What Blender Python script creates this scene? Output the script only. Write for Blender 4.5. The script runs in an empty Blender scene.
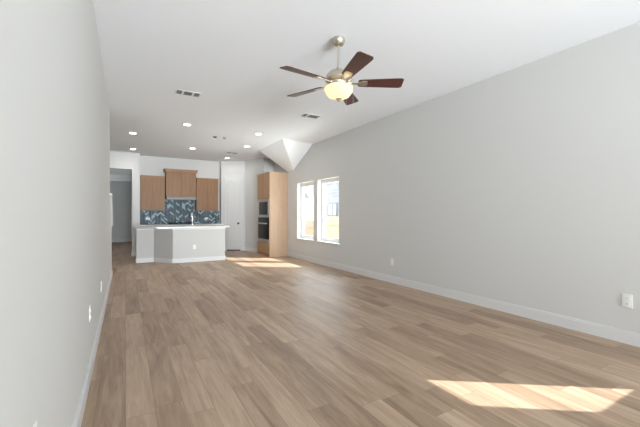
import bpy, bmesh, math, random
from mathutils import Vector, Matrix
random.seed(7)
S = bpy.context.scene
COL = S.collection
PI = math.pi

def srgb(r, g, b):
    f = lambda v: (v/255/12.92) if v/255 <= .04045 else ((v/255+.055)/1.055)**2.4
    return (f(r), f(g), f(b), 1)

# ---------------------------------------------------------------- camera, world, sun, fill lamps, exposure
H = 3.05          # ceiling height
EYE = 1.245
FPX = 335.0
YAW = math.atan((320-125.5)/FPX)
cam = bpy.data.cameras.new('camera'); camo = bpy.data.objects.new('camera', cam); COL.objects.link(camo)
camo.location = (0, 0, EYE); camo.rotation_euler = (PI/2, 0, -YAW)
cam.sensor_width = 36; cam.lens = FPX*36/640; cam.shift_y = .5/640; cam.clip_start = .02; cam.clip_end = 500
S.camera = camo
S.view_settings.view_transform = 'Standard'; S.view_settings.look = 'None'
S.view_settings.gamma = 1; S.view_settings.use_curve_mapping = False
S.view_settings.exposure = 0.46

W = bpy.data.worlds.new('sky'); S.world = W; W.use_nodes = True
wn = W.node_tree.nodes; wl = W.node_tree.links
bgn = wn['Background']; bgn.inputs[0].default_value = (.86, .93, 1, 1); bgn.inputs[1].default_value = 6.0

SUN_DIR = Vector((-1, .72, -1.05)).normalized()
sl = bpy.data.lights.new('sun', 'SUN'); sl.energy = 9; sl.angle = math.radians(.5); sl.color = (1, .99, .98)
so = bpy.data.objects.new('sun', sl); COL.objects.link(so)
so.rotation_euler = SUN_DIR.to_track_quat('-Z', 'Y').to_euler(); so.location = (8, -6, 9)

def fill_lamp(name, loc, rot, sx, sy, w, col=(.88, .95, 1), spread=PI):
    l = bpy.data.lights.new(name, 'AREA'); l.shape = 'RECTANGLE'; l.size = sx; l.size_y = sy; l.energy = w; l.color = col; l.spread = spread
    o = bpy.data.objects.new(name, l); COL.objects.link(o); o.location = loc; o.rotation_euler = rot
    return o
# added fill lamps inside the unseen rear windows, tilted up to brighten ceiling and walls
fill_lamp('rear_fill', (.75, -6.7, .75), (PI/2+.30, 0, 0), 1.3, 1.4, 102, spread=1.2)
fill_lamp('rear_fill', (3.0, -6.7, .75), (PI/2+.30, 0, 0), 1.6, 1.4, 84, spread=1.2)

# added lamp hidden below the side window sills, brightening the ceiling like ground bounce
fill_lamp('ground_fill', (5.45, 7.0, -.2), (0, PI-.75, 0), 1.2, 4.6, 180)
# ---------------------------------------------------------------- helpers
def bx(bm, x0, x1, y0, y1, z0, z1):
    m = Matrix.Translation(((x0+x1)/2, (y0+y1)/2, (z0+z1)/2)) @ Matrix.Diagonal((abs(x1-x0), abs(y1-y0), abs(z1-z0), 1))
    return bmesh.ops.create_cube(bm, size=1, matrix=m)['verts']

def prism(bm, pts, z0, z1):
    lo = [bm.verts.new((x, y, z0)) for x, y in pts]; hi = [bm.verts.new((x, y, z1)) for x, y in pts]
    n = len(pts)
    bm.faces.new(lo[::-1]); bm.faces.new(hi)
    for i in range(n): bm.faces.new((lo[i], lo[(i+1) % n], hi[(i+1) % n], hi[i]))
    return lo+hi

def lathe(bm, prof, n=40, cx=0, cy=0):
    rings = []
    for r, z in prof:
        if r < 1e-5: rings.append([bm.verts.new((cx, cy, z))])
        else: rings.append([bm.verts.new((cx+r*math.cos(2*PI*i/n), cy+r*math.sin(2*PI*i/n), z)) for i in range(n)])
    for a, b in zip(rings, rings[1:]):
        for i in range(n):
            j = (i+1) % n
            if len(a) == 1 and len(b) == 1: continue
            if len(a) == 1: bm.faces.new((a[0], b[j], b[i]))
            elif len(b) == 1: bm.faces.new((a[i], a[j], b[0]))
            else: bm.faces.new((a[i], a[j], b[j], b[i]))

def tube(bm, pts, r, n=12):
    pts = [Vector(p) for p in pts]; rings = []
    rr = r if isinstance(r, (list, tuple)) else [r]*len(pts)
    up = Vector((0, 0, 1))
    for i, p in enumerate(pts):
        t = (pts[min(i+1, len(pts)-1)]-pts[max(i-1, 0)]).normalized()
        a = t.cross(up)
        if a.length < 1e-3: a = t.cross(Vector((1, 0, 0)))
        a.normalize(); b = a.cross(t).normalized()
        if i and rings_a.dot(a) < 0: a = -a; b = -b
        rings_a = a
        rings.append([bm.verts.new(p+rr[i]*(a*math.cos(2*PI*k/n)+b*math.sin(2*PI*k/n))) for k in range(n)])
    for u, v in zip(rings, rings[1:]):
        for k in range(n): bm.faces.new((u[k], u[(k+1) % n], v[(k+1) % n], v[k]))
    bm.faces.new(rings[0][::-1]); bm.faces.new(rings[-1])

def obj(name, bm, mat, parent=None, smooth=False, bevel=0, loc=None):
    bmesh.ops.recalc_face_normals(bm, faces=bm.faces)
    me = bpy.data.meshes.new(name); bm.to_mesh(me); bm.free()
    for m in (mat if isinstance(mat, (list, tuple)) else [mat]): me.materials.append(m)
    if smooth:
        me.polygons.foreach_set('use_smooth', [True]*len(me.polygons))
        me.set_sharp_from_angle(angle=math.radians(40))
    o = bpy.data.objects.new(name, me); COL.objects.link(o)
    if parent: o.parent = parent
    if loc: o.location = loc
    if bevel:
        b = o.modifiers.new('bevel', 'BEVEL'); b.width = bevel; b.segments = 2; b.limit_method = 'ANGLE'
    return o

def thing(name, label, cat, loc=(0, 0, 0), rz=0, group=None):
    o = bpy.data.objects.new(name, None); COL.objects.link(o); o.empty_display_size = .1
    o.location = loc; o.rotation_euler = (0, 0, rz)
    return tag(o, label, cat, group)

def tag(o, label, cat, group=None):
    o['label'] = label; o['category'] = cat
    if group: o['group'] = group
    return o

def struct(name, bm, mat, label=None, cat=None, **k):
    o = obj(name, bm, mat, **k); o['kind'] = 'structure'
    if label: o['label'] = label; o['category'] = cat
    return o

def boxes(*bs):
    bm = bmesh.new()
    for b in bs: bx(bm, *b)
    return bm

def copy_tree(o, parent=None):
    c = o.copy(); COL.objects.link(c)
    if parent: c.parent = parent
    for ch in list(o.children): copy_tree(ch, c)
    return c

# ---------------------------------------------------------------- materials
def mat(name, col, rough=.5, metal=0, spec=.5, emit=None, es=0):
    m = bpy.data.materials.new(name); m.use_nodes = True
    p = m.node_tree.nodes['Principled BSDF']
    p.inputs['Base Color'].default_value = col; p.inputs['Roughness'].default_value = rough
    p.inputs['Metallic'].default_value = metal; p.inputs['Specular IOR Level'].default_value = spec
    if emit: p.inputs['Emission Color'].default_value = emit; p.inputs['Emission Strength'].default_value = es
    return m

def N(m, t, **k):
    n = m.node_tree.nodes.new(t)
    for a, v in k.items(): setattr(n, a, v)
    return n

def plaster(name, col, bump=.05):
    m = mat(name, col, .85, spec=.25); L = m.node_tree.links; p = m.node_tree.nodes['Principled BSDF']
    tc = N(m, 'ShaderNodeTexCoord'); nz = N(m, 'ShaderNodeTexNoise'); nz.inputs['Scale'].default_value = 90; nz.inputs['Detail'].default_value = 4
    b = N(m, 'ShaderNodeBump'); b.inputs['Strength'].default_value = bump; b.inputs['Distance'].default_value = .003
    L.new(tc.outputs['Object'], nz.inputs['Vector']); L.new(nz.outputs['Fac'], b.inputs['Height']); L.new(b.outputs['Normal'], p.inputs['Normal'])
    return m

def wood(name, c0, c1, axis='Z', rough=.45, scale=1.0, spec=.4):
    m = mat(name, c0, rough, spec=spec); L = m.node_tree.links; p = m.node_tree.nodes['Principled BSDF']
    tc = N(m, 'ShaderNodeTexCoord'); mp = N(m, 'ShaderNodeMapping')
    k = [14*scale]*3; k['XYZ'.index(axis)] = .9*scale
    mp.inputs['Scale'].default_value = k
    nz = N(m, 'ShaderNodeTexNoise'); nz.inputs['Scale'].default_value = 2.2; nz.inputs['Detail'].default_value = 8; nz.inputs['Roughness'].default_value = .65; nz.inputs['Distortion'].default_value = .6
    cr = N(m, 'ShaderNodeValToRGB'); cr.color_ramp.elements[0].color = c0; cr.color_ramp.elements[1].color = c1
    cr.color_ramp.elements[0].position = .3; cr.color_ramp.elements[1].position = .7
    L.new(tc.outputs['Object'], mp.inputs[0]); L.new(mp.outputs[0], nz.inputs['Vector']); L.new(nz.outputs['Fac'], cr.inputs[0]); L.new(cr.outputs[0], p.inputs['Base Color'])
    return m

WALL = plaster('wall_paint', srgb(215, 215, 213))
CEIL = plaster('ceiling_paint', srgb(241, 243, 246), .08)
TRIM = mat('trim_paint', srgb(224, 224, 224), .4)
DOORP = mat('door_paint', srgb(222, 222, 221), .4)
ISLP = mat('island_paint', srgb(204, 203, 201), .5)
VINYL = mat('window_vinyl', srgb(245, 245, 245), .4)
PLATE = mat('outlet_plastic', srgb(240, 240, 238), .35)
SLOT = mat('outlet_slot', srgb(120, 118, 115), .5)
OAK = wood('cabinet_wood', srgb(150, 112, 76), srgb(127, 90, 58))
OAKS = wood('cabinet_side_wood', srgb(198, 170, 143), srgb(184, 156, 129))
OAKM = wood('oven_front_wood_sunlit', srgb(192, 156, 120), srgb(174, 138, 102))  # paler copy of the cabinet wood; sunlit bounce is mixed into its colour
OAKD = wood('cabinet_crown_wood', srgb(168, 124, 88), srgb(146, 104, 72), 'X')
QUARTZ = mat('quartz', srgb(235, 235, 234), .2)
STEEL = mat('stainless', srgb(122, 120, 117), .55, .9)
STEELA = mat('appliance_steel', srgb(205, 203, 200), .4, .85)
CHROME = mat('chrome', srgb(225, 225, 228), .15, 1)
NICKEL = mat('brushed_nickel', srgb(205, 198, 182), .34, 1)
BLKGL = mat('black_glass', srgb(14, 13, 13), .2, spec=.18)
BLACK = mat('black_iron', srgb(22, 22, 23), .5)
DARK = mat('dark_cavity', srgb(60, 60, 60), .8)
VENTD = mat('vent_cavity', srgb(96, 95, 93), .8)
GREY = mat('grey_plastic', srgb(120, 118, 115), .6)
KNOBM = mat('dark_bronze', srgb(70, 66, 62), .35, .8)
WALNUT = wood('fan_walnut', srgb(92, 52, 44), srgb(58, 32, 28), 'X', .38, .8)
LENS = mat('lamp_lens', (1, 1, 1, 1), .5, emit=(1, .96, .9, 1), es=9)

def glass_mat():
    m = bpy.data.materials.new('window_glass'); m.use_nodes = True; nt = m.node_tree; nt.nodes.clear()
    o = nt.nodes.new('ShaderNodeOutputMaterial'); t = nt.nodes.new('ShaderNodeBsdfTransparent'); g = nt.nodes.new('ShaderNodeBsdfGlossy')
    g.inputs['Roughness'].default_value = .02; mx = nt.nodes.new('ShaderNodeMixShader'); mx.inputs[0].default_value = .05
    t.inputs[0].default_value = (.97, .985, .98, 1)
    nt.links.new(t.outputs[0], mx.inputs[1]); nt.links.new(g.outputs[0], mx.inputs[2]); nt.links.new(mx.outputs[0], o.inputs[0])
    return m
GLASS = glass_mat()

def bowl_mat():
    m = bpy.data.materials.new('alabaster_glass'); m.use_nodes = True; nt = m.node_tree; nt.nodes.clear()
    o = nt.nodes.new('ShaderNodeOutputMaterial'); t = nt.nodes.new('ShaderNodeBsdfTranslucent'); d = nt.nodes.new('ShaderNodeBsdfDiffuse')
    e = nt.nodes.new('ShaderNodeEmission'); e.inputs[0].default_value = (1, .82, .58, 1); e.inputs[1].default_value = .2
    nz = nt.nodes.new('ShaderNodeTexNoise'); nz.inputs['Scale'].default_value = 14; nz.inputs['Detail'].default_value = 4
    cr = nt.nodes.new('ShaderNodeValToRGB'); cr.color_ramp.elements[0].color = srgb(232, 210, 176); cr.color_ramp.elements[1].color = srgb(246, 230, 204)
    nt.links.new(nz.outputs['Fac'], cr.inputs[0]); nt.links.new(cr.outputs[0], t.inputs[0]); nt.links.new(cr.outputs[0], d.inputs[0])
    mx = nt.nodes.new('ShaderNodeMixShader'); mx.inputs[0].default_value = .4; ad = nt.nodes.new('ShaderNodeAddShader')
    nt.links.new(t.outputs[0], mx.inputs[1]); nt.links.new(d.outputs[0], mx.inputs[2]); nt.links.new(mx.outputs[0], ad.inputs[0]); nt.links.new(e.outputs[0], ad.inputs[1])
    nt.links.new(ad.outputs[0], o.inputs[0])
    return m
BOWL = bowl_mat()

def floor_mat():
    m = mat('plank_floor', srgb(176, 148, 122),   .38, spec=.7); nt = m.node_tree; L = nt.links; p = nt.nodes['Principled BSDF']
    def math_(op, a=None, b=None):
        n = N(m, 'ShaderNodeMath', operation=op)
        for i, v in enumerate((a, b)):
            if v is None: continue
            if isinstance(v, (int, float)): n.inputs[i].default_value = v
            else: L.new(v, n.inputs[i])
        return n.outputs[0]
    tc = N(m, 'ShaderNodeTexCoord'); sx = N(m, 'ShaderNodeSeparateXYZ'); L.new(tc.outputs['Object'], sx.inputs[0])
    PW, PL = .165, 1.22
    u = math_('DIVIDE', sx.outputs[0], PW); row = math_('FLOOR', u)
    w1 = N(m, 'ShaderNodeTexWhiteNoise', noise_dimensions='1D'); L.new(row, w1.inputs['W'])
    v = math_('ADD', math_('DIVIDE', sx.outputs[1], PL), math_('MULTIPLY', w1.outputs[0], 7.0)); idn = math_('FLOOR', v)
    cb = N(m, 'ShaderNodeCombineXYZ'); L.new(row, cb.inputs[0]); L.new(idn, cb.inputs[1])
    w2 = N(m, 'ShaderNodeTexWhiteNoise', noise_dimensions='3D'); L.new(cb.outputs[0], w2.inputs['Vector'])
    # grain, different on each plank
    off = N(m, 'ShaderNodeVectorMath', operation='SCALE'); L.new(w2.outputs['Color'], off.inputs[0]); off.inputs['Scale'].default_value = 30
    mp = N(m, 'ShaderNodeMapping'); mp.inputs['Scale'].default_value = (9, .9, 1); L.new(tc.outputs['Object'], mp.inputs[0])
    ad = N(m, 'ShaderNodeVectorMath', operation='ADD'); L.new(mp.outputs[0], ad.inputs[0]); L.new(off.outputs[0], ad.inputs[1])
    nz = N(m, 'ShaderNodeTexNoise'); nz.inputs['Scale'].default_value = 1.6; nz.inputs['Detail'].default_value = 7; nz.inputs['Roughness'].default_value = .6; nz.inputs['Distortion'].default_value = .8
    L.new(ad.outputs[0], nz.inputs['Vector'])
    mp2 = N(m, 'ShaderNodeMapping'); mp2.inputs['Scale'].default_value = (60, 2.5, 1); L.new(tc.outputs['Object'], mp2.inputs[0])
    ad2 = N(m, 'ShaderNodeVectorMath', operation='ADD'); L.new(mp2.outputs[0], ad2.inputs[0]); L.new(off.outputs[0], ad2.inputs[1])
    nf = N(m, 'ShaderNodeTexNoise'); nf.inputs['Scale'].default_value = 1.5; nf.inputs['Detail'].default_value = 3; L.new(ad2.outputs[0], nf.inputs['Vector'])
    t = math_('ADD', math_('ADD', math_('MULTIPLY', w2.outputs['Value'], .26), .08), math_('MULTIPLY', nz.outputs['Fac'], .70))
    t = math_('ADD', t, math_('MULTIPLY', nf.outputs['Fac'], .30))
    t = math_('SUBTRACT', t, .15)
    cr = N(m, 'ShaderNodeValToRGB'); L.new(t, cr.inputs[0]); e = cr.color_ramp.elements
    e[0].position = .16; e[0].color = srgb(*FLO[0]); e[1].position = .86; e[1].color = srgb(*FLO[2])
    x = e.new(.5); x.color = srgb(*FLO[1])
    # seams
    fu = math_('FRACT', u); fv = math_('FRACT', v)
    eu = math_('MULTIPLY', math_('MINIMUM', fu, math_('SUBTRACT', 1, fu)), PW); ev = math_('MULTIPLY', math_('MINIMUM', fv, math_('SUBTRACT', 1, fv)), PL)
    ed = math_('MINIMUM', eu, ev); sm = math_('LESS_THAN', ed, .0016)
    mx = N(m, 'ShaderNodeMix', data_type='RGBA'); L.new(math_('MULTIPLY', sm, .55), mx.inputs[0]); L.new(cr.outputs[0], mx.inputs[6]); mx.inputs[7].default_value = srgb(84, 66, 52)
    L.new(mx.outputs[2], p.inputs['Base Color'])
    rg = math_('ADD', math_('MULTIPLY', nf.outputs['Fac'], .12), .40); L.new(rg, p.inputs['Roughness'])
    b = N(m, 'ShaderNodeBump'); b.inputs['Strength'].default_value = .12; b.inputs['Distance'].default_value = .002
    L.new(math_('SUBTRACT', nf.outputs['Fac'], sm), b.inputs['Height']); L.new(b.outputs[0], p.inputs['Normal'])
    return m
FLO = [(86, 64, 48), (160, 134, 109), (202, 177, 152)]
FLOOR = floor_mat()

def brick_mat(name, c1, c2, mo, sc, bw=.5, bh=.25):
    m = mat(name, c1, .85); L = m.node_tree.links; tc = N(m, 'ShaderNodeTexCoord'); sp = N(m, 'ShaderNodeSeparateXYZ'); cb = N(m, 'ShaderNodeCombineXYZ')
    b = N(m, 'ShaderNodeTexBrick'); b.inputs['Scale'].default_value = sc; b.inputs['Color1'].default_value = c1; b.inputs['Color2'].default_value = c2; b.inputs['Mortar'].default_value = mo
    b.inputs['Brick Width'].default_value = bw; b.inputs['Row Height'].default_value = bh
    L.new(tc.outputs['Object'], sp.inputs[0]); L.new(sp.outputs[1], cb.inputs[0]); L.new(sp.outputs[2], cb.inputs[1]); L.new(cb.outputs[0], b.inputs['Vector'])
    L.new(b.outputs['Color'], m.node_tree.nodes['Principled BSDF'].inputs['Base Color'])
    return m
STONE = brick_mat('pale_stone', srgb(124, 125, 128), srgb(108, 109, 114), srgb(136, 136, 138), 1.6)
FENCEW = wood('fence_cedar', srgb(160, 146, 126), srgb(146, 132, 113), 'Z', .8)
FENCEB = wood('fence_cedar_dark', srgb(142, 126, 108), srgb(128, 112, 96), 'Z', .8)
SHINGLE = mat('shingle', srgb(84, 86, 92), .9)
GROUND = mat('dry_ground', srgb(200, 190, 165), .95)
STUCCO = mat('stucco', srgb(230, 228, 224), .9)

# ---------------------------------------------------------------- the room shell
XL, XR = -.24, 4.17
YB = -7.0                       # rear wall
XRO = XR+.2
def wall_grid(axis, a0, a1, t0, t1, z0, z1, holes):
    """box wall along axis ('Y' or 'X') with rectangular holes (h0,h1,zz0,zz1)"""
    bm = bmesh.new()
    A = sorted({a0, a1, *[h[0] for h in holes], *[h[1] for h in holes]}); Z = sorted({z0, z1, *[h[2] for h in holes], *[h[3] for h in holes]})
    for i in range(len(A)-1):
        # merge vertical runs
        k = 0
        while k < len(Z)-1:
            inside = lambda q: any(h[0] <= A[i] and A[i+1] <= h[1] and h[2] <= Z[q] and Z[q+1] <= h[3] for h in holes)
            if inside(k): k += 1; continue
            j = k
            while j < len(Z)-1 and not inside(j): j += 1
            if axis == 'Y': bx(bm, t0, t1, A[i], A[i+1], Z[k], Z[j])
            else: bx(bm, A[i], A[i+1], t0, t1, Z[k], Z[j])
            k = j
    return bm

struct('floor', boxes((-2.6, XRO, YB-.2, 17.6, -.12, 0)), FLOOR)

# ceiling: flat slab plus the sloped hip that drops into the right wall
P1 = (3.25, 7.38, H); P2 = (3.28, 9.1, H); Q1 = (XR, 7.56, H); Q2 = (XR, 9.1, H)
L1 = (XR, 8.70, 2.50); L2 = (XR, 9.1, 2.495)
bm = boxes((-2.6, XRO, YB-.2, 11.3, H, H+.15), (.3, XRO, 11.3, 12.0, H, H+.15))
v = [bm.verts.new(p) for p in (P1, P2, Q1, Q2, L1, L2)]
for f in ((0, 4, 2), (0, 1, 5, 4), (1, 3, 5), (2, 4, 5, 3), (0, 2, 3, 1)): bm.faces.new([v[i] for i in f])
struct('ceiling', bm, CEIL)
struct('ceiling_hall', boxes((-2.6, .34, 11.42, 17.6, 2.74, 2.86)), CEIL)

WIN = [(6.334, 7.303, .572, 2.1), (7.509, 8.45, .572, 2.1), (-.37, .18, .55, 2.54)]
struct('wall_right', wall_grid('Y', YB-.2, 12.0, XR, XRO, 0, H, WIN), WALL)
struct('wall_left', boxes((XL-.13, XL, YB-.2, 7.0, 0, H)), WALL)
# half wall with a sloped top that continues the left wall
bm = bmesh.new()
KY, KZ0, KZ1 = 7.92, 1.575, 1.03
pts = [(7.0, 0), (KY, 0), (KY, KZ1), (7.32, KZ0), (7.0, KZ0)]
a = [bm.verts.new((XL-.13, y, z)) for y, z in pts]; b = [bm.verts.new((XL, y, z)) for y, z in pts]
bm.faces.new(a); bm.faces.new(b[::-1])
for i in range(5): bm.faces.new((a[i], b[i], b[(i+1) % 5], a[(i+1) % 5]))
struct('wall_half', bm, WALL)
bm = bmesh.new()
pts = [(7.0, KZ0), (7.32, KZ0), (KY+.03, KZ1-.025), (KY+.03, KZ1+.02), (7.33, KZ0+.04), (7.0, KZ0+.04)]
a = [bm.verts.new((XL-.15, y, z)) for y, z in pts]; b = [bm.verts.new((XL+.025, y, z)) for y, z in pts]
bm.faces.new(a); bm.faces.new(b[::-1])
for i in range(6): bm.faces.new((a[i], b[i], b[(i+1) % 6], a[(i+1) % 6]))
struct('trim_1', bm, TRIM)

RW = [(.1, 1.4, .5, 2.6), (2.2, 3.8, .5, 2.6)]
struct('wall_rear', wall_grid('X', XL-.13, XRO, YB-.2, YB, 0, H, RW), WALL)
bm = wall_grid('Y', 6.87, 17.6, -2.6, -2.5, 0, H, [(13.0, 13.9, .9, 1.9)]); bx(bm, -2.5, XL-.13, 6.87, 7.0, 0, H); struct('wall_stair', bm, WALL)  # the opening is unseen, added to let outside light brighten the hall
# wall with the hallway opening, and the stub beside the kitchen
JX = .165
struct('wall_header', boxes((JX, .37, 11.3, 11.75, 0, H), (-2.5, JX, 11.3, 11.42, 2.56, H), (-2.5, -.95, 11.3, 11.42, 0, 2.56)), WALL)
struct('wall_hall', boxes((.3, .4, 11.87, 17.6, 0, 2.74), (-2.5, .3, 17.2, 17.6, 0, 2.74), (-2.5, .3, 14.9, 15.02, 2.5, 2.74)), WALL)
struct('wall_kitchen', boxes((.37, 2.95, 11.75, 11.87, 0, H), (.3, .37, 11.75, 11.87, 0, H)), WALL)
PA = Vector((2.81, 11.546)); PB = Vector((3.515, 11.136)); PC = Vector((3.85, 10.2))
bm = bmesh.new()
prism(bm, [(2.81, 11.75), tuple(PA), tuple(PB), tuple(PC), (XR, 10.2), (XR, 10.3), (3.92, 10.3), (3.6, 11.22), (2.95, 11.6), (2.95, 11.75)], 0, H)
struct('wall_pantry', bm, WALL)

BBH = .125
def board(bm, p, q, t=.015, h=BBH, side=1):
    p = Vector(p); q = Vector(q); d = (q-p).normalized(); n = Vector((-d.y, d.x))*side*t
    prism(bm, [tuple(p), tuple(q), tuple(q+n), tuple(p+n)], 0, h*.86)
    n2 = n*.65
    prism(bm, [tuple(p), tuple(q), tuple(q+n2), tuple(p+n2)], h*.86, h)
def baseboard(name, *segs, **k):
    bm = bmesh.new()
    for p, q in segs: board(bm, p, q, **k)
    return struct(name, bm, TRIM)
baseboard('baseboard_left', ((XL, YB), (XL, KY)), ((XL+.015, KY), (XL-.13, KY)), side=-1)
baseboard('baseboard_right', ((XR, YB), (XR, 9.1)))
baseboard('baseboard_stub', ((JX, 11.3), (.37, 11.3)), ((JX, 11.75), (JX, 11.3)), side=-1)
baseboard('baseboard_hall', ((-2.5, 17.2), (.3, 17.2)), side=-1)
# pantry door in the angled wall: local x along the wall, y out of it
dv = (PB-PA).normalized(); ang = math.atan2(dv.y, dv.x); Lw = (PB-PA).length
t0, t1, DZ = .135, .725, 2.5
bm = bmesh.new()
nrm = Vector((dv.y, -dv.x))
board(bm, tuple(PA), tuple(PA+dv*(t0-.0)), side=-1); board(bm, tuple(PA+dv*t1), tuple(PB), side=-1); board(bm, tuple(PB), tuple(PC), side=-1)
struct('baseboard_pantry', bm, TRIM)
door = bpy.data.objects.new('door_1', None); COL.objects.link(door); door['kind'] = 'structure'
door.location = (PA.x, PA.y, 0); door.rotation_euler = (0, 0, ang)
cw = .06
obj('casing', boxes((t0, t0+cw, -.022, 0, 0, DZ), (t1-cw, t1, -.022, 0, 0, DZ), (t0-.008, t1+.008, -.026, 0, DZ, DZ+.07)), TRIM, door)
d0, d1 = t0+cw+.006, t1-cw-.006
z0, z1 = .035, DZ-.004
st = .085
slab = boxes((d0, d0+st, -.014, 0, z0, z1), (d1-st, d1, -.014, 0, z0, z1), (d0+st, d1-st, -.014, 0, z1-.12, z1), (d0+st, d1-st, -.014, 0, z0, z0+.2), (d0+st, d1-st, -.014, 0, .98, 1.12),
             (d0+st, d1-st, -.005, 0, z0+.2, .98), (d0+st, d1-st, -.005, 0, 1.12, z1-.12),
             (d0+st+.03, d1-st-.03, -.010, 0, z0+.24, .94), (d0+st+.03, d1-st-.03, -.010, 0, 1.16, z1-.16))
sl_ = obj('door_panel', slab, DOORP, door, bevel=.002)
obj('gap_shade', boxes((d0, d1, -.006, .0, .0, .034), (t0+cw-.001, t1-cw+.001, -.004, 0, .034, DZ)), DARK, door)  # dark strips stand in for the shade in the gaps around the door
bm = bmesh.new(); lathe(bm, [(0, 0), (.032, 0), (.032, .006), (.012, .01), (.012, .04), (.03, .05), (.033, .062), (.024, .075), (0, .078)], 20)
k = obj('door_knob', bm, KNOBM, door, smooth=True); k.location = (d1-.06, -.014, .93); k.rotation_euler = (PI/2, 0, 0)
for hz in (.35, 1.6, 2.2):
    obj('hinge', boxes((d0-.006, d0+.008, -.024, -.012, hz-.045, hz+.045)), NICKEL, door)

# ---------------------------------------------------------------- windows
def window(idx, y0, y1, z0, z1, frame=.055):
    w = bpy.data.objects.new('window_%d' % idx, None); COL.objects.link(w); w['kind'] = 'structure'; w.location = (XR, y0, z0)
    W_, Hh = y1-y0, z1-z0
    xa, xb = .11, .17
    obj('window_frame', boxes((xa, xb, 0, frame, 0, Hh), (xa, xb, W_-frame, W_, 0, Hh), (xa, xb, frame, W_-frame, 0, frame), (xa, xb, frame, W_-frame, Hh-frame, Hh)), VINYL, w, bevel=.004)
    f2 = frame+.035
    obj('sash', boxes((xa+.015, xb-.005, frame, f2, frame, Hh-frame), (xa+.015, xb-.005, W_-f2, W_-frame, frame, Hh-frame), (xa+.015, xb-.005, f2, W_-f2, frame, f2), (xa+.015, xb-.005, f2, W_-f2, Hh-f2, Hh-frame)), VINYL, w, bevel=.003)
    obj('pane', boxes((xa+.035, xa+.04, f2-.005, W_-f2+.005, f2-.005, Hh-f2+.005)), GLASS, w)
    obj('window_sill', boxes((-.03, xa, -.035, W_+.035, -.022, 0.001)), TRIM, w, bevel=.004)
    return w
window(1, *WIN[0]); window(2, *WIN[1]); window(3, *WIN[2], frame=.008)
for i, (x0, x1, z0, z1) in enumerate(RW):
    w = bpy.data.objects.new('window_%d' % (4+i), None); COL.objects.link(w); w['kind'] = 'structure'; w.location = (x0, YB, z0)
    q = .06; ww = x1-x0; hh = z1-z0
    obj('window_frame', boxes((0, q, -.16, -.1, 0, hh), (ww-q, ww, -.16, -.1, 0, hh), (q, ww-q, -.16, -.1, 0, q), (q, ww-q, -.16, -.1, hh-q, hh), (q, ww-q, -.16, -.1, hh/2-.03, hh/2+.03)), VINYL, w)
    obj('pane', boxes((q, ww-q, -.132, -.128, q, hh-q)), GLASS, w)

# ---------------------------------------------------------------- outside
struct('ground_outside', boxes((XRO, 60, -20, 60, -.4, -.25)), GROUND)
struct('wall_sun_block', boxes((XRO+.02, 6.4, -.62, -.55, -.25, 2.17)), STUCCO)  # unseen wall added to trim the sun patch on the near floor
def fence(name, y0, y1, x, top, m, label):
    f = thing(name, label, 'fence', (x, y0, -.25))
    bm = bmesh.new(); y = 0
    while y < y1-y0-.01:
        bx(bm, 0, .02, y, y+.14, 0, top+.25+random.uniform(-.01, .01)); y += .145
    obj('board_panel', bm, m, f)
    obj('rail', boxes((-.04, 0, 0, y1-y0, .35, .44)), m, f); obj('rail', boxes((-.04, 0, 0, y1-y0, top-.05, top+.04)), m, f)
fence('wooden_fence', 4.0, 11.25, 6.5, 1.16, FENCEW, 'pale cedar board fence outside the nearer window, its top at eye level')
fence('wooden_fence', 11.3, 16.0, 6.55, 1.0, FENCEB, 'tan board fence seen through the farther window')
hs = thing('neighbour_house', 'pale grey stone house beyond the fence, through the nearer window', 'house', (9.0, 8.0, -.3))
obj('house_wall', boxes((0, 6, 0, 8.1, 0, 3.55)), STONE, hs)
wf = obj('house_window', boxes((-.05, 0, 5.8, 6.7, 1.45, 1.52), (-.05, 0, 5.8, 6.7, 2.02, 2.09), (-.05, 0, 5.8, 5.88, 1.52, 2.02), (-.05, 0, 6.62, 6.7, 1.52, 2.02), (-.05, 0, 6.22, 6.28, 1.52, 2.02)), mat('house_window_trim', srgb(104, 105, 108), .6), hs)
obj('window_pane', boxes((-.02, -.001, 5.88, 6.62, 1.52, 2.02)), mat('sky_pane', srgb(170, 180, 190), .2), wf)
bm = bmesh.new()
pr = [(-.35, 3.5), (6.35, 3.5), (3, 4.3)]
a = [bm.verts.new((x, -.5, z)) for x, z in pr]; b = [bm.verts.new((x, 8.6, z)) for x, z in pr]
bm.faces.new(a); bm.faces.new(b[::-1])
for i in range(3): bm.faces.new((a[i], b[i], b[(i+1) % 3], a[(i+1) % 3]))
obj('roof', bm, SHINGLE, hs)
h2 = thing('neighbour_house', 'house with a dark grey gable roof, far beyond the farther window', 'house', (14.0, 25.6, -.3))
obj('house_wall', boxes((0, 7, 0, 6, 0, 3.0)), STUCCO, h2)
bm = bmesh.new()
pr = [(-.5, 2.95), (6.5, 2.95), (3, 5.2)]
a = [bm.verts.new((-.5, y, z)) for y, z in pr]; b = [bm.verts.new((7.5, y, z)) for y, z in pr]
bm.faces.new(a); bm.faces.new(b[::-1])
for i in range(3): bm.faces.new((a[i], b[i], b[(i+1) % 3], a[(i+1) % 3]))
obj('roof', bm, SHINGLE, h2)

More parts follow.
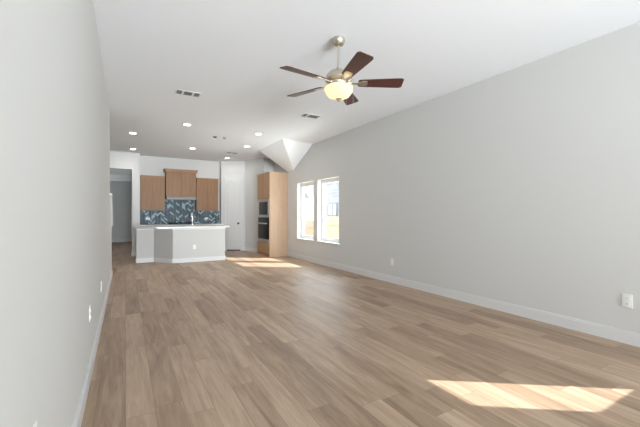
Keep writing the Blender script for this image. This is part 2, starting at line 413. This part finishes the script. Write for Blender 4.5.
# ---------------------------------------------------------------- kitchen island
A_, B_, C_, D_ = (.24, 9.70), (.64, 9.70), (1.035, 9.19), (2.335, 9.16)
isl = thing('kitchen_island', 'white painted kitchen island with an angled front on the wood floor', 'island', (0, 0, 0))
bm = bmesh.new(); prism(bm, [A_, B_, C_, D_, (2.335, 10.2), (.24, 10.2)], 0, .885)
obj('body', bm, ISLP, isl)
bm = bmesh.new()
for p, q in ((A_, B_), (B_, C_), (C_, D_), (D_, (2.335, 10.2)), ((.24, 10.2), A_)): board(bm, p, q, side=-1, h=.11)
obj('base_trim', bm, TRIM, isl)
bm = bmesh.new()
for p, q in ((A_, B_), (B_, C_), (C_, D_), (D_, (2.335, 10.2))):
    p = Vector(p); q = Vector(q); d = (q-p).normalized(); n = Vector((d.y, -d.x))*.012
    prism(bm, [tuple(p), tuple(q), tuple(q+n), tuple(p+n)], .835, .885)
obj('apron', bm, TRIM, isl)
bm = bmesh.new(); prism(bm, [(.19, 9.62), (.66, 9.09), (2.43, 9.06), (2.43, 10.3), (.19, 10.3)], .885, .92)
ict = obj('island_countertop', bm, QUARTZ, bevel=.004); tag(ict, 'white quartz countertop lying on the kitchen island', 'countertop')
# faucet
fa = thing('faucet', 'chrome gooseneck faucet standing on the island countertop', 'faucet', (1.63, 9.95, .92))
bm = bmesh.new(); lathe(bm, [(0, 0), (.028, 0), (.028, .012), (.02, .02), (.018, .08), (.0, .082)], 20); obj('base', bm, CHROME, fa, smooth=True)
bm = bmesh.new()
pts = [(0, 0, .06), (0, 0, .28)]+[(0, .09-.09*math.cos(t), .28+.09*math.sin(t)) for t in [i*PI/10 for i in range(1, 11)]]+[(0, .18, .24)]
tube(bm, pts, .014); obj('spout', bm, CHROME, fa, smooth=True)
bm = bmesh.new(); tube(bm, [(.015, 0, .06), (.06, 0, .075), (.085, 0, .10)], [.008, .007, .006], 8); obj('lever', bm, CHROME, fa, smooth=True)

# ---------------------------------------------------------------- kitchen back wall
bc = thing('base_cabinet', 'wood base cabinets under the back counter, behind the island', 'cabinet', (.372, 11.15, 0))
BCW = 2.43
obj('body', boxes((0, BCW, .02, .595, .1, .885), (0, BCW, .08, .595, 0, .1)), OAK, bc)
for i in range(6):
    x = i*BCW/6
    dr = obj('door', boxes((x+.005, x+BCW/6-.005, 0, .02, .11, .72)), OAK, bc)
    dd = obj('drawer', boxes((x+.005, x+BCW/6-.005, 0, .02, .735, .88)), OAK, bc)
tag(obj('back_countertop', boxes((.372, 2.80, 11.12, 11.745, .885, .92)), QUARTZ, bevel=.003), 'white countertop along the tiled kitchen wall', 'countertop')

# backsplash: herringbone tiles cut to the wall area
def herringbone(x0, x1, z0, z1, y):
    bm = bmesh.new(); w = .042; n = 3; l = w*n; g = .0026
    def tile(u0, v0, du, dv_, mi):
        c45 = math.sqrt(.5)
        co = [(u0+g, v0+g), (u0+du-g, v0+g), (u0+du-g, v0+dv_-g), (u0+g, v0+dv_-g)]
        vs = [bm.verts.new(((x0+x1)/2+(u-v_)*c45, y-.004, (z0+z1)/2+(u+v_)*c45)) for u, v_ in co]
        f = bm.faces.new(vs); f.material_index = mi
    P = 2*n
    for r in range(-44, 45):
        for c in range(-44, 45):
            q = (c-r) % P
            if q == 0: tile(c*w, r*w, l, w, random.choices((1, 2, 3, 4), (4, 4, 2.2, 2.5))[0])
            elif q == P-1: tile(c*w, r*w, w, l, random.choices((1, 2, 3, 4), (4, 4, 2.2, 2.5))[0])
    for co, no in (((x0, 0, 0), (-1, 0, 0)), ((x1, 0, 0), (1, 0, 0)), ((0, 0, z0), (0, 0, -1)), ((0, 0, z1), (0, 0, 1))):
        bmesh.ops.bisect_plane(bm, geom=bm.verts[:]+bm.edges[:]+bm.faces[:], plane_co=co, plane_no=no, clear_outer=True)
    return bm
TILES = [mat('grout', srgb(196, 206, 210), .8), mat('tile_teal', srgb(38, 74, 88), .4, spec=.2), mat('tile_navy', srgb(22, 42, 58), .4, spec=.2), mat('tile_pale', srgb(160, 182, 190), .4, spec=.2), mat('tile_slate', srgb(66, 92, 106), .4, spec=.2)]
def splash(x0, x1, z0, z1):
    bm = herringbone(x0, x1, z0, z1, 11.743)
    bx(bm, x0, x1, 11.741, 11.748, z0, z1)
    return bm
bs = thing('tile_backsplash', 'blue and grey herringbone tile backsplash behind the cooktop', 'backsplash', (0, 0, 0))
obj('tile_field', splash(.372, 1.075, .922, 1.358), TILES, bs); obj('tile_field', splash(1.075, 1.98, .922, 1.78), TILES, bs); obj('tile_field', splash(1.98, 2.80, .922, 1.353), TILES, bs)

def upper(name_label, x0, x1, z0, z1, yf, split, crown=None):
    c = thing('wall_cabinet', name_label, 'cabinet', ((x0+x1)/2, 11.75, z0), group=None)
    hw = (x1-x0)/2; dpt = 11.75-yf; hh = z1-z0
    obj('body', boxes((-hw, hw, -dpt+.02, 0, 0, hh)), OAK, c)
    for a, b in ((x0, split), (split, x1)):
        a -= (x0+x1)/2; b -= (x0+x1)/2
        bm = boxes((a+.006, b-.006, -dpt+.006, -dpt+.02, .003, hh-.003))
        fr = .055
        for q in ((a+.006, a+fr, 0, 1), (b-fr, b-.006, 0, 1)): bx(bm, q[0], q[1], -dpt, -dpt+.006, .003, hh-.003)
        bx(bm, a+fr, b-fr, -dpt, -dpt+.006, .003, fr); bx(bm, a+fr, b-fr, -dpt, -dpt+.006, hh-fr, hh-.003)
        obj('door', bm, OAK, c)
    ct = crown or .03
    o = .02 if not crown else .03
    obj('crown', boxes((-hw-(o if crown else 0), hw+(o if crown else 0), -dpt-.012, 0, hh, hh+ct*.55), (-hw-(o*1.6 if crown else 0), hw+(o*1.6 if crown else 0), -dpt-.012-o*.5, 0, hh+ct*.55, hh+ct)), OAKD, c)
    return c
upper('two-door wood wall cabinet left of the range hood', .382, 1.06, 1.36, 2.385, 11.42, .708)
upper('taller wood wall cabinet with crown trim above the range hood', 1.085, 1.975, 1.79, 2.57, 11.38, 1.531, .085)
upper('two-door wood wall cabinet right of the range hood', 1.995, 2.69, 1.355, 2.39, 11.42, 2.339)

hd = thing('range_hood', 'slim stainless range hood under the middle wall cabinet', 'range hood', (1.53, 11.75, 1.69))
obj('hood_body', boxes((-.435, .435, -.46, -.014, .02, .1)), STEEL, hd, bevel=.004)
obj('filter', boxes((-.38, .38, -.42, -.05, .008, .02)), DARK, hd)
obj('lip', boxes((-.435, .435, -.465, -.44, 0, .03)), STEEL, hd)
ck = thing('cooktop', 'black gas cooktop set on the back counter under the hood', 'cooktop', (1.53, 11.43, .92))
obj('plate', boxes((-.38, .38, -.25, .25, 0, .012)), BLKGL, ck, bevel=.003)
for gx in (-.25, 0, .25):
    gb = []
    for q in (-.11, 0, .11): gb.append((gx+q-.008, gx+q+.008, -.22, .22, .035, .052))
    for q in (-.21, 0, .21): gb.append((gx-.115, gx+.115, q-.008, q+.008, .035, .052))
    for qx in (-.11, .11):
        for qy in (-.21, .21): gb.append((gx+qx-.008, gx+qx+.008, qy-.008, qy+.008, .012, .036))
    obj('grate', boxes(*gb), BLACK, ck)
for bxp, byp in ((-.25, -.11), (-.25, .11), (0, 0), (.25, -.11), (.25, .11)):
    bm = bmesh.new(); lathe(bm, [(0, .012), (.045, .012), (.045, .022), (.03, .03), (0, .031)], 20, bxp, byp); obj('burner', bm, BLACK, ck, smooth=True)

# ---------------------------------------------------------------- tall oven cabinet
oc = thing('oven_cabinet', 'tall wood oven cabinet against the right wall beside the windows', 'cabinet', (3.6, 9.11, 0))
CW, CD, CH = 1.02, XR-3.602, 2.44
DF = .02
# carcass with an open bay for the appliances (front faces -X; local x into the wall, y along the wall)
obj('body', boxes((DF, CD, 0, .088, 0, CH), (DF, CD, CW-.088, CW, 0, CH), (DF, CD, .088, CW-.088, 0, .399), (DF, CD, .088, CW-.088, 1.69, CH), (CD-.03, CD, .088, CW-.088, .399, 1.69), (DF, CD, .088, CW-.088, 1.136, 1.149)), OAKS, oc)
obj('side_panel', boxes((0, CD-.001, -.012, 0, .0, CH)), OAKS, oc)
for a, b in ((.0, CW/2), (CW/2, CW)):
    bm = boxes((.006, DF, a+.003, b-.003, 1.71, CH-.003))
    for q in ((a+.003, a+.055), (b-.055, b-.003)): bx(bm, 0, .006, q[0], q[1], 1.71, CH-.003)
    for q in ((1.71, 1.765), (CH-.06, CH-.003)): bx(bm, 0, .006, a+.055, b-.055, q[0], q[1])
    obj('door', bm, OAKM, oc)
obj('drawer', boxes((0, DF, .003, CW-.003, .09, .375)), OAKM, oc)
obj('crown', boxes((-.02, CD-.001, -.03, CW, CH, CH+.028)), OAKS, oc)
obj('toe_kick', boxes((.015, DF, .0, CW, 0, .085)), OAKD, oc)
mw = thing('microwave', 'built-in steel and black microwave above the oven in the tall cabinet', 'microwave', (3.6, 9.20, 1.15))
AW = CW-.18
obj('body', boxes((.02, .42, .01, AW-.01, 0, .53)), DARK, mw)
obj('front_frame', boxes((-.005, .02, 0, AW, .0, .07), (-.005, .02, 0, AW, .46, .535), (-.005, .02, 0, .05, .07, .46), (-.005, .02, AW-.05, AW, .07, .46)), STEELA, mw)
obj('door_glass', boxes((0, .02, .16, AW-.05, .07, .46)), BLKGL, mw)
obj('control_panel', boxes((.002, .02, .05, .16, .07, .46)), BLACK, mw)
ov = thing('built_in_oven', 'built-in black glass wall oven with steel handle, below the microwave', 'oven', (3.6, 9.20, .40))
obj('body', boxes((.02, .5, .01, AW-.01, 0, .73)), DARK, ov)
obj('control_panel', boxes((0, .02, 0, AW, .62, .732)), BLKGL, ov)
od = obj('oven_door', boxes((-.008, .02, 0, AW, .1, .615)), BLKGL, ov)
obj('lower_trim', boxes((-.006, .02, 0, AW, 0, .095)), STEELA, ov)
bm = boxes((-.05, -.03, .05, AW-.05, .545, .585)); bx(bm, -.03, -.007, .08, .11, .55, .58); bx(bm, -.03, -.007, AW-.11, AW-.08, .55, .58)
obj('handle', bm, STEELA, od)

# ---------------------------------------------------------------- outlets and switches
def outlet(label, loc, rz, horiz=False, scale=1.0, group=None):
    o = thing('wall_outlet', label, 'outlet', loc, rz, group)
    w, h = (.07*scale, .115*scale)
    if horiz: w, h = h, w
    obj('plate', boxes((-w/2, w/2, -.006, 0, -h/2, h/2)), PLATE, o, bevel=.002)
    for sgn in (-1, 1):
        cx, cz = (sgn*.024*scale, 0) if horiz else (0, sgn*.024*scale)
        r = obj('receptacle', boxes((cx-.016*scale, cx+.016*scale, -.009, -.005, cz-.014*scale, cz+.014*scale)), PLATE, o)
        obj('slot', boxes((cx-.008, cx-.005, -.0098, -.0088, cz-.006, cz+.006), (cx+.005, cx+.008, -.0098, -.0088, cz-.005, cz+.005)), SLOT, r)
    return o
R_ = PI/2     # plate on the right wall, facing -X
outlet('white wall outlet on the right wall at the right edge of the photo', (XR, 1.30, .41), -R_, scale=1.12)
outlet('small white outlet on the right wall between the windows and the sunlit floor patch', (XR, 4.585, .376), -R_)
outlet('outlet low on the left wall, the second nearest to the camera', (XL, 3.13, .48), R_)
outlet('outlet low on the left wall, farthest from the camera', (XL, 4.5, .43), R_)
outlet('outlet on the left wall at the bottom edge of the photo', (XL, 1.29, .555), R_)
outlet('white outlet on the front face of the kitchen island', (1.548, 9.166, .39), math.atan2(D_[1]-C_[1], D_[0]-C_[0]))
outlet('white horizontal outlet on the backsplash left of the cooktop', (.607, 11.738, 1.10), 0, True)
outlet('white horizontal outlet on the backsplash right of the cooktop', (2.372, 11.738, 1.095), 0, True)

# ---------------------------------------------------------------- ceiling fittings
def downlight(label, x, y):
    o = thing('recessed_light', label, 'ceiling light', (x, y, H), group='recessed ceiling lights')
    bm = bmesh.new(); lathe(bm, [(.095, 0), (.095, -.004), (.088, -.009), (.068, -.008), (.066, -.002), (.066, 0)], 32); obj('trim_ring', bm, TRIM, o, smooth=True)
    bm = bmesh.new(); lathe(bm, [(0, 0), (.066, 0), (.066, -.005), (0, -.006)], 28); obj('lens', bm, LENS, o)
    l = bpy.data.lights.new('recessed_lamp', 'AREA'); l.shape = 'DISK'; l.size = .13; l.energy = 3.4; l.color = (1, .97, .94)
    lo = bpy.data.objects.new('recessed_lamp', l); COL.objects.link(lo); lo.parent = o; lo.location = (0, 0, -.012)
for lab, x, y in (('recessed ceiling light nearest the left wall', .145, 8.55), ('recessed ceiling light second from left in the nearer row', 1.073, 7.19),
                  ('recessed ceiling light right of the two small ceiling discs', 2.595, 7.23), ('recessed ceiling light above the hallway opening', .18, 10.65),
                  ('recessed ceiling light over the middle of the kitchen island', 1.592, 9.72), ('recessed ceiling light beside the sloped ceiling corner', 2.80, 8.70),
                  ('recessed ceiling light farthest back, in front of the pantry door', 2.829, 10.84)):
    downlight(lab, x, y)

def vent(label, x, y, w, d, cells, rz=0):
    o = thing('ceiling_vent', label, 'vent', (x, y, H), rz)
    f = .022; t = -.004
    obj('frame', boxes((-w/2, w/2, -d/2, -d/2+f, t, 0), (-w/2, w/2, d/2-f, d/2, t, 0), (-w/2, -w/2+f, -d/2+f, d/2-f, t, 0), (w/2-f, w/2, -d/2+f, d/2-f, t, 0)), TRIM, o)
    obj('backing', boxes((-w/2+f, w/2-f, -d/2+f, d/2-f, -.0012, 0)), VENTD, o)
    x0 = -w/2+f; wid = w-2*f
    edges = [x0+wid*c for c in cells]
    for a, b in zip(edges, edges[1:]):
        m = 5
        obj('louver', boxes(*[(a+.004, b-.004, yy-.005, yy+.005, -.003, -.0012) for yy in (-d/2+f+(d-2*f)*(k+.5)/m for k in range(m))]), GREY, o)
        if b < edges[-1]: obj('divider', boxes((b-.014, b+.014, -d/2+f, d/2-f, t, 0)), TRIM, o)
vent('rectangular three-section ceiling vent nearest the left wall', .81, 5.33, .36, .21, (0, .27, .72, 1))
vent('ceiling vent beyond the ceiling fan, toward the right wall', 2.95, 5.43, .36, .21, (0, .3, 1))
vent('small ceiling vent farthest back, near the pantry door', 2.72, 9.88, .34, .2, (0, .5, 1))
def disc(label, x, y, r, m, cat='detector'):
    o = thing('ceiling_detector', label, cat, (x, y, H))
    bm = bmesh.new(); lathe(bm, [(0, 0), (r*1.5, 0), (r*1.45, -.006), (r, -.008), (0, -.008)], 28); obj('flange', bm, TRIM, o, smooth=True)
    bm = bmesh.new(); lathe(bm, [(0, -.008), (r, -.008), (r*.85, -.03), (0, -.034)], 28); obj('sensor', bm, m, o, smooth=True)
disc('darker left one of two small round ceiling fittings', 1.80, 7.96, .04, DARK)
disc('lighter right one of two small round ceiling fittings', 2.02, 7.95, .036, GREY)
sd = thing('smoke_detector', 'white smoke detector on the hallway ceiling beyond the opening', 'detector', (.03, 12.6, 2.74))
bm = bmesh.new(); lathe(bm, [(0, 0), (.075, 0), (.075, -.012), (.06, -.04), (0, -.045)], 28); obj('shell', bm, TRIM, sd, smooth=True)

# ---------------------------------------------------------------- ceiling fan
FX, FY = 1.897, 2.884
MZ = -.332
fan = thing('ceiling_fan', 'five-blade dark walnut ceiling fan with nickel motor and lit glass bowl', 'ceiling fan', (FX, FY, H))
bm = bmesh.new(); lathe(bm, [(0, 0), (.066, 0), (.067, -.02), (.063, -.042), (.048, -.066), (.024, -.08), (0, -.08)], 36); obj('canopy', bm, NICKEL, fan, smooth=True)
bm = bmesh.new(); lathe(bm, [(.0125, -.07), (.0125, MZ-.005)], 16); lathe(bm, [(0, MZ+.03), (.022, MZ+.03), (.026, MZ+.01), (.026, MZ-.01), (0, MZ-.01)], 20); obj('downrod', bm, NICKEL, fan, smooth=True)
MZ = -.332
bm = bmesh.new(); lathe(bm, [(0, MZ), (.05, MZ), (.095, MZ-.018), (.128, MZ-.05), (.14, MZ-.085), (.138, MZ-.10), (.12, MZ-.115), (.10, MZ-.125), (.095, MZ-.15), (0, MZ-.15)], 44); mo = obj('motor_housing', bm, NICKEL, fan, smooth=True)
bm = bmesh.new(); lathe(bm, [(0, MZ-.15), (.10, MZ-.15), (.125, MZ-.158), (.128, MZ-.168), (.115, MZ-.178), (0, MZ-.178)], 40); obj('light_fitter', bm, NICKEL, fan, smooth=True)
BZ = MZ-.172
bm = bmesh.new()
prof = [(.143, BZ), (.147, BZ-.008), (.144, BZ-.03), (.133, BZ-.06), (.11, BZ-.09), (.075, BZ-.109), (.03, BZ-.117), (.012, BZ-.118)]
lathe(bm, prof, 44); bowl = obj('glass_bowl', bm, BOWL, fan, smooth=True)
bm = bmesh.new(); lathe(bm, [(0, BZ-.112), (.03, BZ-.113), (.031, BZ-.12), (.02, BZ-.128), (.014, BZ-.14), (.009, BZ-.15), (0, BZ-.152)], 24); obj('finial', bm, NICKEL, fan, smooth=True)
for k, (px, py) in enumerate(((-.07, -.02), (.07, .02))):
    l = bpy.data.lights.new('fan_bulb', 'POINT'); l.energy = .16; l.color = (1, .84, .62); l.shadow_soft_size = .025
    lo = bpy.data.objects.new('fan_bulb', l); COL.objects.link(lo); lo.parent = fan
    a = -YAW; lo.location = (px*math.cos(a), px*math.sin(a), BZ-.045)
for sx_, ln in ((-.02, .25), (.06, .20)):
    bm = bmesh.new(); tube(bm, [(sx_, -.1, MZ-.165), (sx_, -.165, MZ-.18), (sx_, -.168, MZ-.2-ln)], .0012, 6); lathe(bm, [(0, MZ-.2-ln), (.003, MZ-.203-ln), (.003, MZ-.218-ln), (0, MZ-.221-ln)], 8, sx_, -.168)
    obj('pull_chain', bm, mat('chain', srgb(190, 186, 178), .5, .3), fan)
PITCH = math.radians(-13)
BLZ = MZ-.128
def blade(t):
    d = Vector((math.sin(t+YAW), math.cos(t+YAW))); az = math.atan2(d.y, d.x)
    bm = bmesh.new(); R0, R1 = .20, .657; n = 18; up, lo = [], []
    outl = []
    for i in range(n+1):
        s_ = i/n; r = R0+(R1-R0)*s_; hw = .056+.022*min(1, s_*1.15)
        if s_ > .93: hw *= math.sqrt(max(.0, 1-((s_-.93)/.07)**2))*.2+.8
        if s_ < .06: hw *= .8+.2*(s_/.06)
        outl.append((r, hw))
    poly = [(r, w) for r, w in outl]+[(r, -w) for r, w in outl[::-1]]
    lo = [bm.verts.new((x, y, -.003)) for x, y in poly]; up = [bm.verts.new((x, y, .003)) for x, y in poly]
    N_ = len(poly)
    for i in range(n):
        a, b, c, e = i, i+1, N_-2-i, N_-1-i
        bm.faces.new((lo[a], lo[e], lo[c], lo[b])); bm.faces.new((up[a], up[b], up[c], up[e]))
    for i in range(N_): bm.faces.new((lo[i], lo[(i+1) % N_], up[(i+1) % N_], up[i]))
    o = obj('blade', bm, WALNUT, fan); o.location = (0, 0, BLZ)
    o.rotation_euler = (Matrix.Rotation(az, 3, 'Z') @ Matrix.Rotation(PITCH, 3, 'X')).to_euler()
    bm = bmesh.new()
    bx(bm, .09, .2, -.014, .014, -.008, -.001); prism(bm, [(.19, -.016), (.24, -.04), (.29, -.034), (.30, 0), (.29, .034), (.24, .04), (.19, .016)], -.009, -.003)
    for q in (-.022, .022):
        lathe(bm, [(0, -.013), (.006, -.012), (.007, -.009)], 10, .26, q)
    i_ = obj('blade_iron', bm, NICKEL, o)
for k in range(5): blade(9.1137-k*2*PI/5)
